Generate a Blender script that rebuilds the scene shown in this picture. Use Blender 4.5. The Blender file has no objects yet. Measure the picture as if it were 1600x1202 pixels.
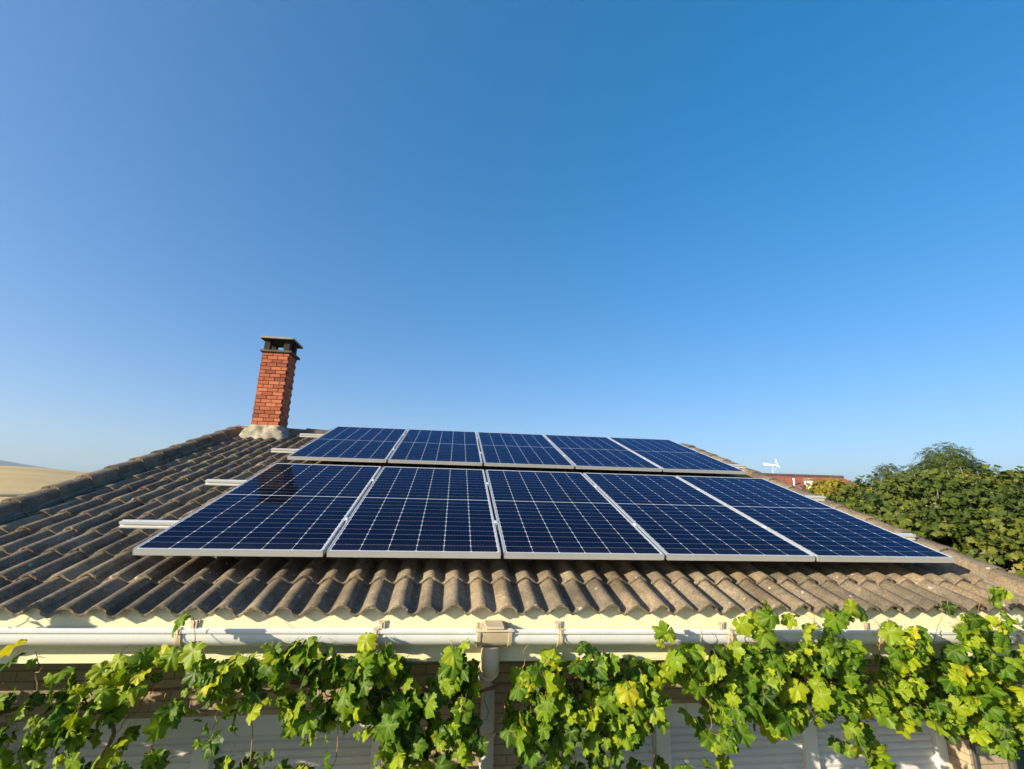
import bpy, bmesh, math, random
import numpy as np
from mathutils import Vector, Matrix, noise
random.seed(7); RNG = np.random.default_rng(7)
SC = bpy.context.scene
COL = SC.collection
PI = math.pi; R = math.radians

# ---------------------------------------------------------------- camera
cam_d = bpy.data.cameras.new('camera'); cam = bpy.data.objects.new('camera', cam_d); COL.objects.link(cam)
cam_d.sensor_width = 36; cam_d.lens = 726.187/1600*36; cam_d.clip_start = .05; cam_d.clip_end = 60000
cam.matrix_world = Matrix(((0.99197157, -0.05255812, -0.11502191, 1.78174507),
                           (-0.12412652, -0.23070134, -0.96507487, -3.02323351),
                           (0.02418682, 0.9716041, -0.23537303, 0.33874191), (0, 0, 0, 1)))
SC.camera = cam

# ---------------------------------------------------------------- sky, sun, exposure
SUN_EL, SUN_AZ = 18.0, 243.0          # azimuth clockwise from +Y (the way the house is looked at)
W = bpy.data.worlds.new('World'); SC.world = W; W.use_nodes = True
wn = W.node_tree; wn.nodes.clear()
sky = wn.nodes.new('ShaderNodeTexSky'); sky.sky_type = 'NISHITA'; sky.sun_disc = False
sky.sun_elevation = R(SUN_EL); sky.sun_rotation = R(SUN_AZ)
sky.altitude = 300; sky.air_density = 0.8; sky.dust_density = 3.0; sky.ozone_density = 1.0
hs = wn.nodes.new('ShaderNodeHueSaturation'); hs.inputs['Saturation'].default_value = 1.53
gm = wn.nodes.new('ShaderNodeGamma'); gm.inputs[1].default_value = .65
tn = wn.nodes.new('ShaderNodeMix'); tn.data_type = 'RGBA'; tn.blend_type = 'MULTIPLY'; tn.inputs[0].default_value = 1; tn.inputs[7].default_value = (.77, .89, 1.10, 1)   # camera white balance
bg = wn.nodes.new('ShaderNodeBackground'); bg.inputs[1].default_value = .15
wo = wn.nodes.new('ShaderNodeOutputWorld')
wn.links.new(sky.outputs[0], hs.inputs['Color']); wn.links.new(hs.outputs[0], gm.inputs[0]); wn.links.new(gm.outputs[0], tn.inputs[6]); wn.links.new(tn.outputs[2], bg.inputs[0]); wn.links.new(bg.outputs[0], wo.inputs[0])
sd = bpy.data.lights.new('sun', 'SUN'); sd.energy = 4.9; sd.angle = R(.53); sd.color = (1, .86, .62)
sun = bpy.data.objects.new('sun', sd); COL.objects.link(sun)
sv = Vector((math.sin(R(SUN_AZ))*math.cos(R(SUN_EL)), math.cos(R(SUN_AZ))*math.cos(R(SUN_EL)), math.sin(R(SUN_EL))))
sun.rotation_euler = sv.to_track_quat('Z', 'Y').to_euler(); sun.location = sv*40
SC.view_settings.view_transform = 'Standard'; SC.view_settings.look = 'None'
SC.view_settings.exposure = 1.15; SC.view_settings.gamma = 1
SC.cycles.max_bounces = 7; SC.cycles.transparent_max_bounces = 8; SC.cycles.volume_bounces = 0

# ---------------------------------------------------------------- helpers
SL = 0.300584118                       # roof slope
CS, SN = math.cos(SL), math.sin(SL)
def RP(x, s, n): return (x, s*CS-n*SN, s*SN+n*CS)     # roof coordinates: along eave, up the slope, off the panel face
class MB:
    def __init__(s): s.v = []; s.f = []; s.a = []; s.uv = []; s.rnd = 0.0; s.fm = []
    def add(s, vs, fs):
        b = len(s.v); s.v += [tuple(p) for p in vs]; s.a += [s.rnd]*len(vs)
        s.f += [tuple(i+b for i in f) for f in fs]; return b
    def box(s, x0, x1, y0, y1, z0, z1, T=None):
        vs = [(x, y, z) for z in (z0, z1) for y in (y0, y1) for x in (x0, x1)]
        if T: vs = [T(*p) for p in vs]
        s.add(vs, [(0,2,3,1),(4,5,7,6),(0,1,5,4),(1,3,7,5),(3,2,6,7),(2,0,4,6)])
    def tube(s, pts, rad, seg=10, cap=True):
        pts = [Vector(p) for p in pts]; n = len(pts)
        rads = rad if isinstance(rad, (list, tuple)) else [rad]*n
        t0 = (pts[1]-pts[0]).normalized(); up = Vector((0,0,1)) if abs(t0.z) < .9 else Vector((1,0,0))
        u = t0.cross(up).normalized(); vs = []
        for i, p in enumerate(pts):
            t = (pts[min(i+1,n-1)]-pts[max(i-1,0)]).normalized()
            u = (u-t*u.dot(t)).normalized(); w = t.cross(u)
            for k in range(seg):
                a = 2*PI*k/seg; vs.append(p+(u*math.cos(a)+w*math.sin(a))*rads[i])
        fs = [(i*seg+k, i*seg+(k+1)%seg, (i+1)*seg+(k+1)%seg, (i+1)*seg+k) for i in range(n-1) for k in range(seg)]
        if cap: fs += [tuple(range(seg-1,-1,-1)), tuple((n-1)*seg+k for k in range(seg))]
        s.add(vs, fs)
    def lathe(s, prof, c=(0,0,0), seg=20):
        vs = [(c[0]+r*math.cos(2*PI*k/seg), c[1]+r*math.sin(2*PI*k/seg), c[2]+z) for r, z in prof for k in range(seg)]
        n = len(prof)
        fs = [(i*seg+k, i*seg+(k+1)%seg, (i+1)*seg+(k+1)%seg, (i+1)*seg+k) for i in range(n-1) for k in range(seg)]
        fs += [tuple(range(seg-1,-1,-1)), tuple((n-1)*seg+k for k in range(seg))]
        s.add(vs, fs)
    def extrude(s, poly, x0, x1, f, nx=1, closed=True):
        """poly: list of 2D points, f(x,a,b)->3D; swept from x0 to x1"""
        m = len(poly); vs = []
        for i in range(nx+1):
            x = x0+(x1-x0)*i/nx
            vs += [f(x, a, b) for a, b in poly]
        fs = []
        for i in range(nx):
            for k in range(m if closed else m-1):
                fs.append((i*m+k, i*m+(k+1)%m, (i+1)*m+(k+1)%m, (i+1)*m+k))
        if closed: fs += [tuple(range(m-1,-1,-1)), tuple(nx*m+k for k in range(m))]
        s.add(vs, fs)
    def build(s, name, mat, parent=None, smooth=None, bevel=0):
        me = bpy.data.meshes.new(name); me.from_pydata(s.v, [], s.f); me.update()
        bm = bmesh.new(); bm.from_mesh(me); bmesh.ops.recalc_face_normals(bm, faces=bm.faces); bm.to_mesh(me); bm.free()
        at = me.attributes.new('rnd', 'FLOAT', 'POINT'); at.data.foreach_set('value', s.a)
        o = bpy.data.objects.new(name, me); COL.objects.link(o); me.materials.append(mat)
        if smooth is not None:
            me.shade_smooth(); me.set_sharp_from_angle(angle=R(smooth))
        if bevel:
            b = o.modifiers.new('bevel', 'BEVEL'); b.width = bevel; b.segments = 2; b.limit_method = 'ANGLE'
        if parent: o.parent = parent
        return o
def empty(name, loc=(0,0,0)):
    o = bpy.data.objects.new(name, None); COL.objects.link(o); o.location = loc; o.empty_display_size = .2; return o
def tag(o, label=None, cat=None, group=None, kind=None):
    if label: o['label'] = label
    if cat: o['category'] = cat
    if group: o['group'] = group
    if kind: o['kind'] = kind
    return o
def parent_keep(o, p):   # p carries only a location
    o.parent = p; o.matrix_parent_inverse = Matrix.Translation(-Vector(p.location))

# ---------------------------------------------------------------- materials
class NT:
    def __init__(s, name):
        s.m = bpy.data.materials.new(name); s.m.use_nodes = True; s.t = s.m.node_tree; s.n = s.t.nodes
        s.b = s.n['Principled BSDF']; s.out = s.n['Material Output']
    def N(s, typ, **kw):
        nd = s.n.new(typ)
        for k, v in kw.items(): setattr(nd, k, v)
        return nd
    def L(s, a, b): s.t.links.new(a, b)
    def set(s, **kw):
        for k, v in kw.items(): s.b.inputs[k.replace('_', ' ')].default_value = v
    def val(s, x):
        if isinstance(x, (int, float)):
            n = s.N('ShaderNodeValue'); n.outputs[0].default_value = x; return n.outputs[0]
        return x
    def M(s, op, a, b=None, c=None):
        n = s.N('ShaderNodeMath', operation=op)
        for i, x in enumerate((a, b, c)):
            if x is None: continue
            if isinstance(x, (int, float)): n.inputs[i].default_value = x
            else: s.L(x, n.inputs[i])
        return n.outputs[0]
    def mix(s, f, a, b, typ='MIX'):
        n = s.N('ShaderNodeMix', data_type='RGBA', blend_type=typ)
        for i, x in ((0, f), (6, a), (7, b)):
            if isinstance(x, (int, float)): n.inputs[i].default_value = x
            elif isinstance(x, tuple): n.inputs[i].default_value = (*x, 1)
            else: s.L(x, n.inputs[i])
        return n.outputs[2]
    def noise(s, scale, detail=4, rough=.55, vec=None, dist=0):
        n = s.N('ShaderNodeTexNoise'); n.inputs['Scale'].default_value = scale; n.inputs['Detail'].default_value = detail
        n.inputs['Roughness'].default_value = rough; n.inputs['Distortion'].default_value = dist
        if vec is not None: s.L(vec, n.inputs['Vector'])
        return n.outputs[0]
    def ramp(s, f, stops):
        n = s.N('ShaderNodeValToRGB'); el = n.color_ramp.elements
        while len(el) < len(stops): el.new(.5)
        for e, (p, c) in zip(el, stops):
            e.position = p; e.color = (*c, 1) if isinstance(c, tuple) else (c, c, c, 1)
        s.L(f, n.inputs[0]); return n.outputs[0]
    def coord(s, out='Object'): return s.N('ShaderNodeTexCoord').outputs[out]
    def attr(s, name, out='Fac'): return s.N('ShaderNodeAttribute', attribute_name=name).outputs[out]
    def bump(s, h, strength=.3, dist=.01):
        n = s.N('ShaderNodeBump'); n.inputs['Strength'].default_value = strength; n.inputs['Distance'].default_value = dist
        s.L(h, n.inputs['Height']); s.L(n.outputs[0], s.b.inputs['Normal'])

def simple(name, col, rough=.5, var=.12, scale=6, metal=0, bump=0, bscale=60, spec=.5):
    t = NT(name); c = t.coord()
    n1 = t.noise(scale, 5, .6, c)
    d = tuple(x*(1-var) for x in col); l = tuple(min(1, x*(1+var)) for x in col)
    t.L(t.ramp(n1, [(.3, d), (.7, l)]), t.b.inputs['Base Color'])
    t.set(Roughness=rough, Metallic=metal); t.b.inputs['Specular IOR Level'].default_value = spec
    if bump: t.bump(t.noise(bscale, 4, .6, c), bump, .004)
    return t.m

def weathered(name, col, dirt, rough):
    t = NT(name); c = t.coord(); mp = t.N('ShaderNodeMapping'); mp.inputs['Scale'].default_value = (14, 14, 1.2); t.L(c, mp.inputs[0])
    st = t.ramp(t.noise(1.0, 6, .7, mp.outputs[0]), [(.50, 0.0), (.78, 1.0)]); sp = t.ramp(t.noise(90, 3, .7, c), [(.60, 0.0), (.72, 1.0)])
    a = t.mix(t.M('MULTIPLY', st, .30), col, dirt); a = t.mix(t.M('MULTIPLY', sp, .35), a, dirt)
    t.L(a, t.b.inputs['Base Color']); t.L(t.M('ADD', rough, t.M('MULTIPLY', st, .25)), t.b.inputs['Roughness']); t.bump(t.noise(9, 3, .5, c), .12, .01)
    return t.m

def tile_mat():
    t = NT('weathered_concrete_tile'); c = t.coord(); r = t.attr('rnd')
    base = t.ramp(t.noise(3.2, 6, .65, c), [(.32, (.102, .083, .060)), (.5, (.182, .148, .104)), (.68, (.285, .234, .165))])
    grain = t.noise(260, 3, .7, c)
    base = t.mix(.55, base, t.ramp(grain, [(.35, .15), (.65, .80)]), 'OVERLAY')
    g2 = t.noise(70, 4, .75, c); base = t.mix(.6, base, t.ramp(g2, [(.36, .25), (.64, .72)]), 'OVERLAY')
    tint = t.ramp(r, [(0, (.66, .66, .68)), (.5, (1, 1, 1)), (.8, (1.0, .92, .82)), (1, (1.12, 1.1, 1.05))])
    base = t.mix(.8, base, tint, 'MULTIPLY')
    # dark algae blotches
    al = t.ramp(t.noise(22, 6, .7, c), [(.52, 0.0), (.66, 1.0)])
    base = t.mix(t.M('MULTIPLY', al, .5), base, (.085, .075, .062))
    # lichen spots
    v = t.N('ShaderNodeTexVoronoi'); v.inputs['Scale'].default_value = 24; v.inputs['Randomness'].default_value = 1
    cc = t.N('ShaderNodeVectorMath', operation='ADD'); nz = t.N('ShaderNodeTexNoise'); nz.inputs['Scale'].default_value = 45
    t.L(c, nz.inputs['Vector']); sc = t.N('ShaderNodeVectorMath', operation='SCALE'); sc.inputs['Scale'].default_value = .03
    t.L(nz.outputs['Color'], sc.inputs[0]); t.L(c, cc.inputs[0]); t.L(sc.outputs[0], cc.inputs[1]); t.L(cc.outputs[0], v.inputs['Vector'])
    sep = t.N('ShaderNodeSeparateColor'); t.L(v.outputs['Color'], sep.inputs[0])
    size = t.M('MULTIPLY', t.M('GREATER_THAN', sep.outputs[0], .74), t.M('MULTIPLY', sep.outputs[1], .26))
    spot = t.M('LESS_THAN', v.outputs['Distance'], size)
    spc = t.mix(t.M('GREATER_THAN', sep.outputs[2], .88), (.42, .41, .37), (.42, .22, .06))
    base = t.mix(t.M('MULTIPLY', spot, .75), base, spc)
    t.L(base, t.b.inputs['Base Color']); t.set(Roughness=.93); t.b.inputs['Specular IOR Level'].default_value = .25
    t.bump(t.M('ADD', t.noise(190, 4, .7, c), t.M('MULTIPLY', t.noise(35, 3, .6, c), 1.0)), .9, .005)
    return t.m

def brick_wall_mat(name, cols, mortar, bw, bh, joint=.010, offs=0.5):
    t = NT(name); c = t.coord(); sp = t.N('ShaderNodeSeparateXYZ'); t.L(c, sp.inputs[0])
    cb = t.N('ShaderNodeCombineXYZ'); t.L(t.M('ADD', sp.outputs[0], sp.outputs[1]), cb.inputs[0]); t.L(sp.outputs[2], cb.inputs[1])
    b = t.N('ShaderNodeTexBrick'); b.offset = offs; b.inputs['Scale'].default_value = 1
    b.inputs['Brick Width'].default_value = bw; b.inputs['Row Height'].default_value = bh
    b.inputs['Mortar Size'].default_value = joint/2; b.inputs['Mortar Smooth'].default_value = .15
    b.inputs['Color1'].default_value = (*cols[0], 1); b.inputs['Color2'].default_value = (*cols[1], 1)
    b.inputs['Mortar'].default_value = (*mortar, 1); t.L(cb.outputs[0], b.inputs['Vector'])
    col = t.mix(.35, b.outputs['Color'], t.ramp(t.noise(40, 5, .6, c), [(.3, .35), (.7, .65)]), 'OVERLAY')
    t.L(col, t.b.inputs['Base Color']); t.set(Roughness=.88)
    t.bump(t.M('SUBTRACT', t.M('MULTIPLY', t.noise(120, 3, .6, c), .25), b.outputs['Fac']), .8, .006)
    return t.m

def chimney_brick_mat():
    t = NT('orange_chimney_brick'); c = t.coord(); r = t.attr('rnd')
    col = t.ramp(r, [(0, (.17, .040, .020)), (.3, (.30, .074, .030)), (.8, (.38, .105, .042)), (1, (.43, .15, .07))])
    col = t.mix(.4, col, t.ramp(t.noise(70, 5, .65, c), [(.3, .32), (.7, .68)]), 'OVERLAY')
    t.L(col, t.b.inputs['Base Color']); t.set(Roughness=.85); t.bump(t.noise(150, 4, .6, c), .4, .003)
    return t.m

PW, PL = 1.04, 2.075        # panel width, length
def solar_mat():
    t = NT('solar_cells'); c = t.coord(); sp = t.N('ShaderNodeSeparateXYZ'); t.L(c, sp.inputs[0])
    mx, my, mid = .017, .020, .009
    cw = (PW-2*mx)/6; ch = ((PL-2*my-mid)/2)/12
    x = t.M('DIVIDE', t.M('SUBTRACT', sp.outputs[0], mx), cw)
    ys = t.M('ABSOLUTE', t.M('SUBTRACT', sp.outputs[1], PL/2))
    y = t.M('DIVIDE', t.M('SUBTRACT', ys, mid/2), ch)
    def edge(v, size, half):       # 1 within half metres of a cell border
        fr = t.M('FRACT', v); d = t.M('MINIMUM', fr, t.M('SUBTRACT', 1.0, fr)); d = t.M('MULTIPLY', d, size)
        return d, t.M('LESS_THAN', d, half)
    dx, ex = edge(x, cw, .0010); dy, ey = edge(y, ch, .0012)
    inner = t.M('MULTIPLY', t.M('GREATER_THAN', x, -.01), t.M('LESS_THAN', x, 6.01))
    iny = t.M('MULTIPLY', t.M('GREATER_THAN', y, -.004), t.M('LESS_THAN', y, 12.02))
    dia = t.M('LESS_THAN', t.M('ADD', dx, dy), .0085)          # cut cell corners
    out = t.M('SUBTRACT', 1.0, t.M('MULTIPLY', inner, iny))
    white = t.M('MAXIMUM', t.M('MAXIMUM', ex, dia), out)
    # busbars: nine fine lines per cell
    bf = t.M('FRACT', t.M('MULTIPLY', x, 9)); bd = t.M('ABSOLUTE', t.M('SUBTRACT', bf, .5))
    bus = t.M('LESS_THAN', bd, .035)
    fi = t.N('ShaderNodeTexWhiteNoise', noise_dimensions='3D'); cb = t.N('ShaderNodeCombineXYZ')
    t.L(t.M('FLOOR', x), cb.inputs[0]); t.L(t.M('FLOOR', y), cb.inputs[1]); t.L(t.M('SIGN', t.M('SUBTRACT', sp.outputs[1], PL/2)), cb.inputs[2]); t.L(cb.outputs[0], fi.inputs[0])
    cell = t.mix(fi.outputs[0], (.0012, .0026, .0095), (.0020, .0042, .0145))
    cell = t.mix(t.M('MULTIPLY', bus, .25), cell, (.05, .06, .08))
    col = t.mix(t.M('MULTIPLY', ey, .6), cell, (.32, .36, .42))
    col = t.mix(white, col, (.50, .54, .58))
    dirt = t.ramp(t.noise(5, 6, .7, c), [(.45, 0.0), (.8, 1.0)])
    col = t.mix(t.M('MULTIPLY', dirt, .012), col, (.3, .28, .24))
    t.L(col, t.b.inputs['Base Color'])
    low = t.M('MULTIPLY', t.ramp(sp.outputs[1], [(0, 1.0), (.16, 0.0)]), t.ramp(t.noise(9, 6, .7, c), [(.35, .2), (.7, 1.0)]))
    col = t.mix(t.M('MULTIPLY', low, .035), col, (.34, .30, .24))
    t.L(col, t.b.inputs['Base Color'])
    t.set(Roughness=.5); t.b.inputs['Specular IOR Level'].default_value = 0
    # anti-reflective glass: bluish mirror reflection that grows towards grazing angles
    g = t.N('ShaderNodeBsdfGlossy'); g.inputs['Color'].default_value = (.22, .46, .76, 1); t.L(t.M('ADD', .03, t.M('MULTIPLY', dirt, .05)), g.inputs['Roughness'])
    fr = t.N('ShaderNodeFresnel'); fr.inputs['IOR'].default_value = 1.21
    mx_ = t.N('ShaderNodeMixShader'); t.L(fr.outputs[0], mx_.inputs[0]); t.L(t.b.outputs[0], mx_.inputs[1]); t.L(g.outputs[0], mx_.inputs[2]); t.L(mx_.outputs[0], t.out.inputs[0])
    return t.m

def leaf_mat(name, stops, veincol, trans=.45, gloss=.4, sizevar=1):
    t = NT(name); r = t.attr('rnd'); v = t.attr('vein'); c = t.coord()
    col = t.ramp(r, stops)
    col = t.mix(t.M('MULTIPLY', t.ramp(t.noise(28, 4, .6, c), [(.45, 0.0), (.75, 1.0)]), .3), col, tuple(x*.6 for x in stops[0][1]))
    ed = t.attr('edge')
    brown = t.M('MULTIPLY', t.M('MULTIPLY', t.ramp(ed, [(.72, 0.0), (1, 1.0)]), t.ramp(r, [(.72, 0.0), (.85, 1.0)])), t.ramp(t.noise(14, 3, .6, c), [(.5, 0.0), (.62, 1.0)]))
    col = t.mix(t.M('MULTIPLY', brown, .8), col, (.28, .10, .03))
    col = t.mix(t.M('MULTIPLY', t.ramp(v, [(.86, 0.0), (.97, 1.0)]), .45), col, veincol)
    t.L(col, t.b.inputs['Base Color']); t.set(Roughness=gloss); t.b.inputs['Specular IOR Level'].default_value = .22
    tr = t.N('ShaderNodeBsdfTranslucent'); tc = t.mix(1.0, col, (1.0, 1.05, .45), 'MULTIPLY'); t.L(tc, tr.inputs[0])
    ms = t.N('ShaderNodeMixShader'); ms.inputs[0].default_value = trans
    t.L(t.b.outputs[0], ms.inputs[1]); t.L(tr.outputs[0], ms.inputs[2]); t.L(ms.outputs[0], t.out.inputs[0])
    return t.m

M = {}
M['tile'] = tile_mat()
M['cream'] = weathered('cream_paint', (.68, .65, .42), (.42, .38, .24), .5)
M['pvc'] = weathered('white_pvc', (.64, .655, .66), (.40, .38, .32), .34)
M['beige_pvc'] = simple('beige_pvc', (.50, .415, .285), .45, .10, 9)
M['grey_pvc'] = simple('grey_pvc', (.50, .48, .45), .5, .08, 5)
M['wall'] = brick_wall_mat('beige_brick', ((.40, .315, .21), (.33, .255, .17)), (.20, .165, .12), .2, .054, .007)
M['brick'] = chimney_brick_mat()
M['joint'] = simple('dark_mortar', (.05, .034, .024), .95, .2, 30, bump=.5, bscale=150)
M['mortar'] = simple('rough_mortar', (.30, .27, .205), .95, .35, 16, bump=1.0, bscale=38)
M['soot_and_shade'] = simple('black_soot_and_shade', (.022, .018, .015), .95, .3, 8)  # soot on the posts; also the painted shade under the cap
M['bed'] = simple('grey_bedding_mortar', (.16, .14, .11), .95, .3, 14, bump=.8, bscale=60)
M['dark_slab'] = simple('sooty_concrete', (.085, .068, .05), .93, .25, 8, bump=.5, bscale=90)
M['slab'] = simple('cap_concrete', (.27, .235, .18), .93, .25, 8, bump=.5, bscale=90)
M['alu'] = simple('anodised_aluminium', (.60, .61, .62), .36, .04, 2, metal=.55)
M['rail'] = simple('bare_aluminium', (.80, .80, .78), .30, .04, 3, metal=.5)
M['solar'] = solar_mat()
M['backsheet'] = simple('panel_backsheet', (.5, .5, .5), .7, .03)
M['shutter'] = simple('shutter_slat', (.56, .56, .55), .5, .05, 4)
M['window_frame'] = simple('window_frame_paint', (.64, .64, .62), .45, .04, 4)
M['bark'] = simple('vine_bark', (.20, .105, .055), .9, .3, 40, bump=.7, bscale=120)
M['red_roof'] = None
M['steel'] = simple('dark_steel', (.05, .05, .05), .5, .1)
M['white'] = simple('white_paint', (.80, .79, .75), .45, .05)
GZ = -3.25       # ground level at the house
# ---------------------------------------------------------------- ground and hills
def fbm(x, y, s): return noise.fractal(Vector((x/s, y/s, 3.1)), 1.0, 2.0, 4)
def smooth(a, b, x):
    t = max(0, min(1, (x-a)/(b-a))); return t*t*(3-2*t)
def terrain_z(x, y):
    d = math.hypot(x, y); az = math.degrees(math.atan2(x, y))
    z = GZ+fbm(x, y, 60)*.6*smooth(15, 120, d)
    # golden field rising to a low crest north-west
    e = 1.42-.075*max(0, az+38.5)+.03*min(0, az+38.5)
    e = max(e, .55); w = smooth(60, 520, d)*(1 if az < 0 else max(.3, 1-az/40))
    z += w*(math.tan(R(e))*520+4.0)
    z -= smooth(540, 1200, d)*30
    return z
def build_terrain():
    rad = [0, 6, 12, 20, 30, 45, 65, 90, 120, 160, 210, 270, 340, 420, 480, 520, 560, 640, 800, 1200, 2000, 3500, 6000, 12000, 30000]
    n = 180; vs = []; 
    for r in rad[1:]:
        for k in range(n):
            a = 2*PI*k/n; x, y = r*math.sin(a), r*math.cos(a); vs.append((x, y, terrain_z(x, y) if r < 1300 else GZ-6))
    vs.append((0, 0, GZ)); c = len(vs)-1
    fs = [(c, k, (k+1) % n) for k in range(n)]
    for i in range(len(rad)-2):
        for k in range(n): fs.append((i*n+k, (i+1)*n+k, (i+1)*n+(k+1) % n, i*n+(k+1) % n))
    m = MB(); m.add(vs, fs)
    t = NT('dry_stubble_field'); co = t.coord()
    mp = t.N('ShaderNodeMapping'); mp.inputs['Scale'].default_value = (.004, .03, .05); mp.inputs['Rotation'].default_value = (0, 0, R(20)); t.L(co, mp.inputs[0])
    a = t.ramp(t.noise(1, 6, .6, mp.outputs[0]), [(.3, (.36, .25, .10)), (.5, (.46, .33, .14)), (.7, (.53, .40, .19))])
    a = t.mix(.5, a, t.ramp(t.noise(.5, 5, .7, co), [(.3, .38), (.7, .62)]), 'OVERLAY')
    # dark ploughed strip along the far edge
    pl = t.ramp(t.noise(.006, 3, .5, co), [(.56, 0.0), (.60, 1.0)])
    a = t.mix(t.M('MULTIPLY', pl, .45), a, (.25, .15, .085))
    sp = t.N('ShaderNodeVectorMath', operation='LENGTH'); t.L(co, sp.inputs[0])
    near = t.ramp(t.M('DIVIDE', t.M('ADD', sp.outputs['Value'], t.M('MULTIPLY', t.noise(.12, 4, .6, co), 14.0)), 60.0), [(.42, 1.0), (.62, 0.0)])
    lawn = t.ramp(t.noise(1.5, 5, .6, co), [(.3, (.035, .055, .018)), (.7, (.085, .095, .035))]); a = t.mix(near, a, lawn)      # garden round the house
    t.L(a, t.b.inputs['Base Color']); t.set(Roughness=.95); t.bump(t.noise(3, 4, .6, co), .5, .2)
    tag(m.build('ground', t.m, smooth=60), kind='structure')
build_terrain()
def far_hill(name, r, prof, depth, mat):
    """prof: (azimuth, elevation in degrees) silhouette seen from the house; a real ridge with slopes both sides"""
    vs = []; n = len(prof); rows = 9
    for j in range(rows):
        tt = j/(rows-1)*2-1
        for i, (az, el) in enumerate(prof):
            h = math.tan(R(el))*r+5
            hh = (h+40)*math.cos(tt*PI/2)**1.0-40+fbm(az*300+i, tt*900, 700)*25*(1-abs(tt))
            rr = r+tt*depth; vs.append((rr*math.sin(R(az)), rr*math.cos(R(az)), hh))
    fs = [(j*n+i, j*n+i+1, (j+1)*n+i+1, (j+1)*n+i) for j in range(rows-1) for i in range(n-1)]
    m = MB(); m.add(vs, fs); tag(m.build(name, mat, smooth=80), kind='structure')
far_hill('hills', 7200, [(-75, .8), (-66, 1.5), (-58, 2.3), (-52, 2.2), (-47, 2.35), (-43, 2.15), (-40.4, 1.84), (-38.9, 1.66), (-37.7, 1.47), (-36.4, 1.25), (-34.8, 1.08), (-33, .9), (-30, .85), (-26, .5), (-20, .1)], 1300,
         simple('far_hillside', (.13, .12, .085), .95, .3, .002))

# ---------------------------------------------------------------- the house
XL, XR = -1.47, 5.62          # verge centre lines
S0, GAUGE, PITCH, XC = -.337, .3335, .1474, 1.532
NROW = 15; H0 = -.15; HW = .048; TH = .016
SA = 4.6                      # apex
house = empty('house', (2.05, 2.5, GZ))
tag(house, 'single storey beige brick house with brown concrete tile roof under the solar panels', 'house')
def hb(m, name, mat, parent=None, **k):
    o = m.build(name, mat, None, **k)
    if parent is None or parent is house: parent_keep(o, house)
    else: o.parent = parent
    return o
def prof(x):
    c = math.cos(PI*(x-XC)/PITCH); g = math.sqrt(c*c*.985+.015)
    return -HW*(1-(.62*g+.38*c*c))
m = MB(); NP = 20
k0 = math.floor((XL-XC)/(2*PITCH))-0; k1 = math.ceil((XR-XC)/(2*PITCH))
for row in range(NROW):
    for k in range(k0, k1+1):
        xa = XC+k*2*PITCH+.27*PITCH; xb = xa+2*PITCH
        a = max(xa, XL-.05); b = min(xb, XR+.05)
        if b-a < .03: continue
        m.rnd = random.random()
        ds = random.uniform(-.007, .007); dn = random.uniform(-.002, .003); tw = random.uniform(-.006, .006)
        s_lo = S0+row*GAUGE+ds; s_hi = min(S0+(row+1)*GAUGE+.045, SA-.01)
        npf = max(4, int(NP*2*(b-a)/(xb-xa)))
        xs = [a+(b+.006-a)*i/npf for i in range(npf+1)]
        ss = [s_lo, s_lo+.004, s_lo+.12, s_hi]
        vs = []
        for layer in (0, 1):
            for j, s in enumerate(ss):
                for i, x in enumerate(xs):
                    u = (x-xa)/(xb-xa); tt = (s-s_lo)/(GAUGE+.045)
                    n = H0+prof(x)-.022*tt+dn+.011*u+tw*(u-.5)-TH*layer-(.003 if j == 0 and layer == 0 else 0)
                    jit = noise.noise(Vector((x*60, row*7.3, layer)))*.006 if j < 2 else 0
                    vs.append(RP(x, s+jit+tw*(u-.5)*1.5, n+(jit*.3 if j < 2 else 0)))
        w = len(xs); J = len(ss); o = J*w; fs = []
        for j in range(J-1):
            for i in range(w-1):
                fs.append((j*w+i, j*w+i+1, (j+1)*w+i+1, (j+1)*w+i))
                fs.append((o+j*w+i, o+(j+1)*w+i, o+(j+1)*w+i+1, o+j*w+i+1))
        for i in range(w-1):
            fs.append((i, o+i, o+i+1, i+1)); fs.append(((J-1)*w+i, (J-1)*w+i+1, o+(J-1)*w+i+1, o+(J-1)*w+i))
        for j in range(J-1):
            fs.append((j*w, (j+1)*w, o+(j+1)*w, o+j*w)); fs.append((j*w+w-1, o+j*w+w-1, o+(j+1)*w+w-1, (j+1)*w+w-1))
        m.add(vs, fs)
# rear slope (mirrored beyond the ridge), plain corrugated courses
YA = SA*CS-H0*SN; ZA = SA*SN+H0*CS
for row in range(NROW):
    m.rnd = random.random(); s_lo = row*GAUGE+.0; s_hi = s_lo+GAUGE+.03
    xs = [XL-.05+(XR-XL+.1)*i/260 for i in range(261)]; vs = []
    for s, dn in ((s_lo, -.019), (s_hi, 0)):
        for x in xs:
            n = prof(x)+dn; vs.append((x, YA+s*CS+n*SN+.0, ZA-s*SN+n*CS))
    m.add(vs, [(i, i+1, 261+i+1, 261+i) for i in range(260)])
roof = hb(m, 'roof', M['tile'], smooth=38)

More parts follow.
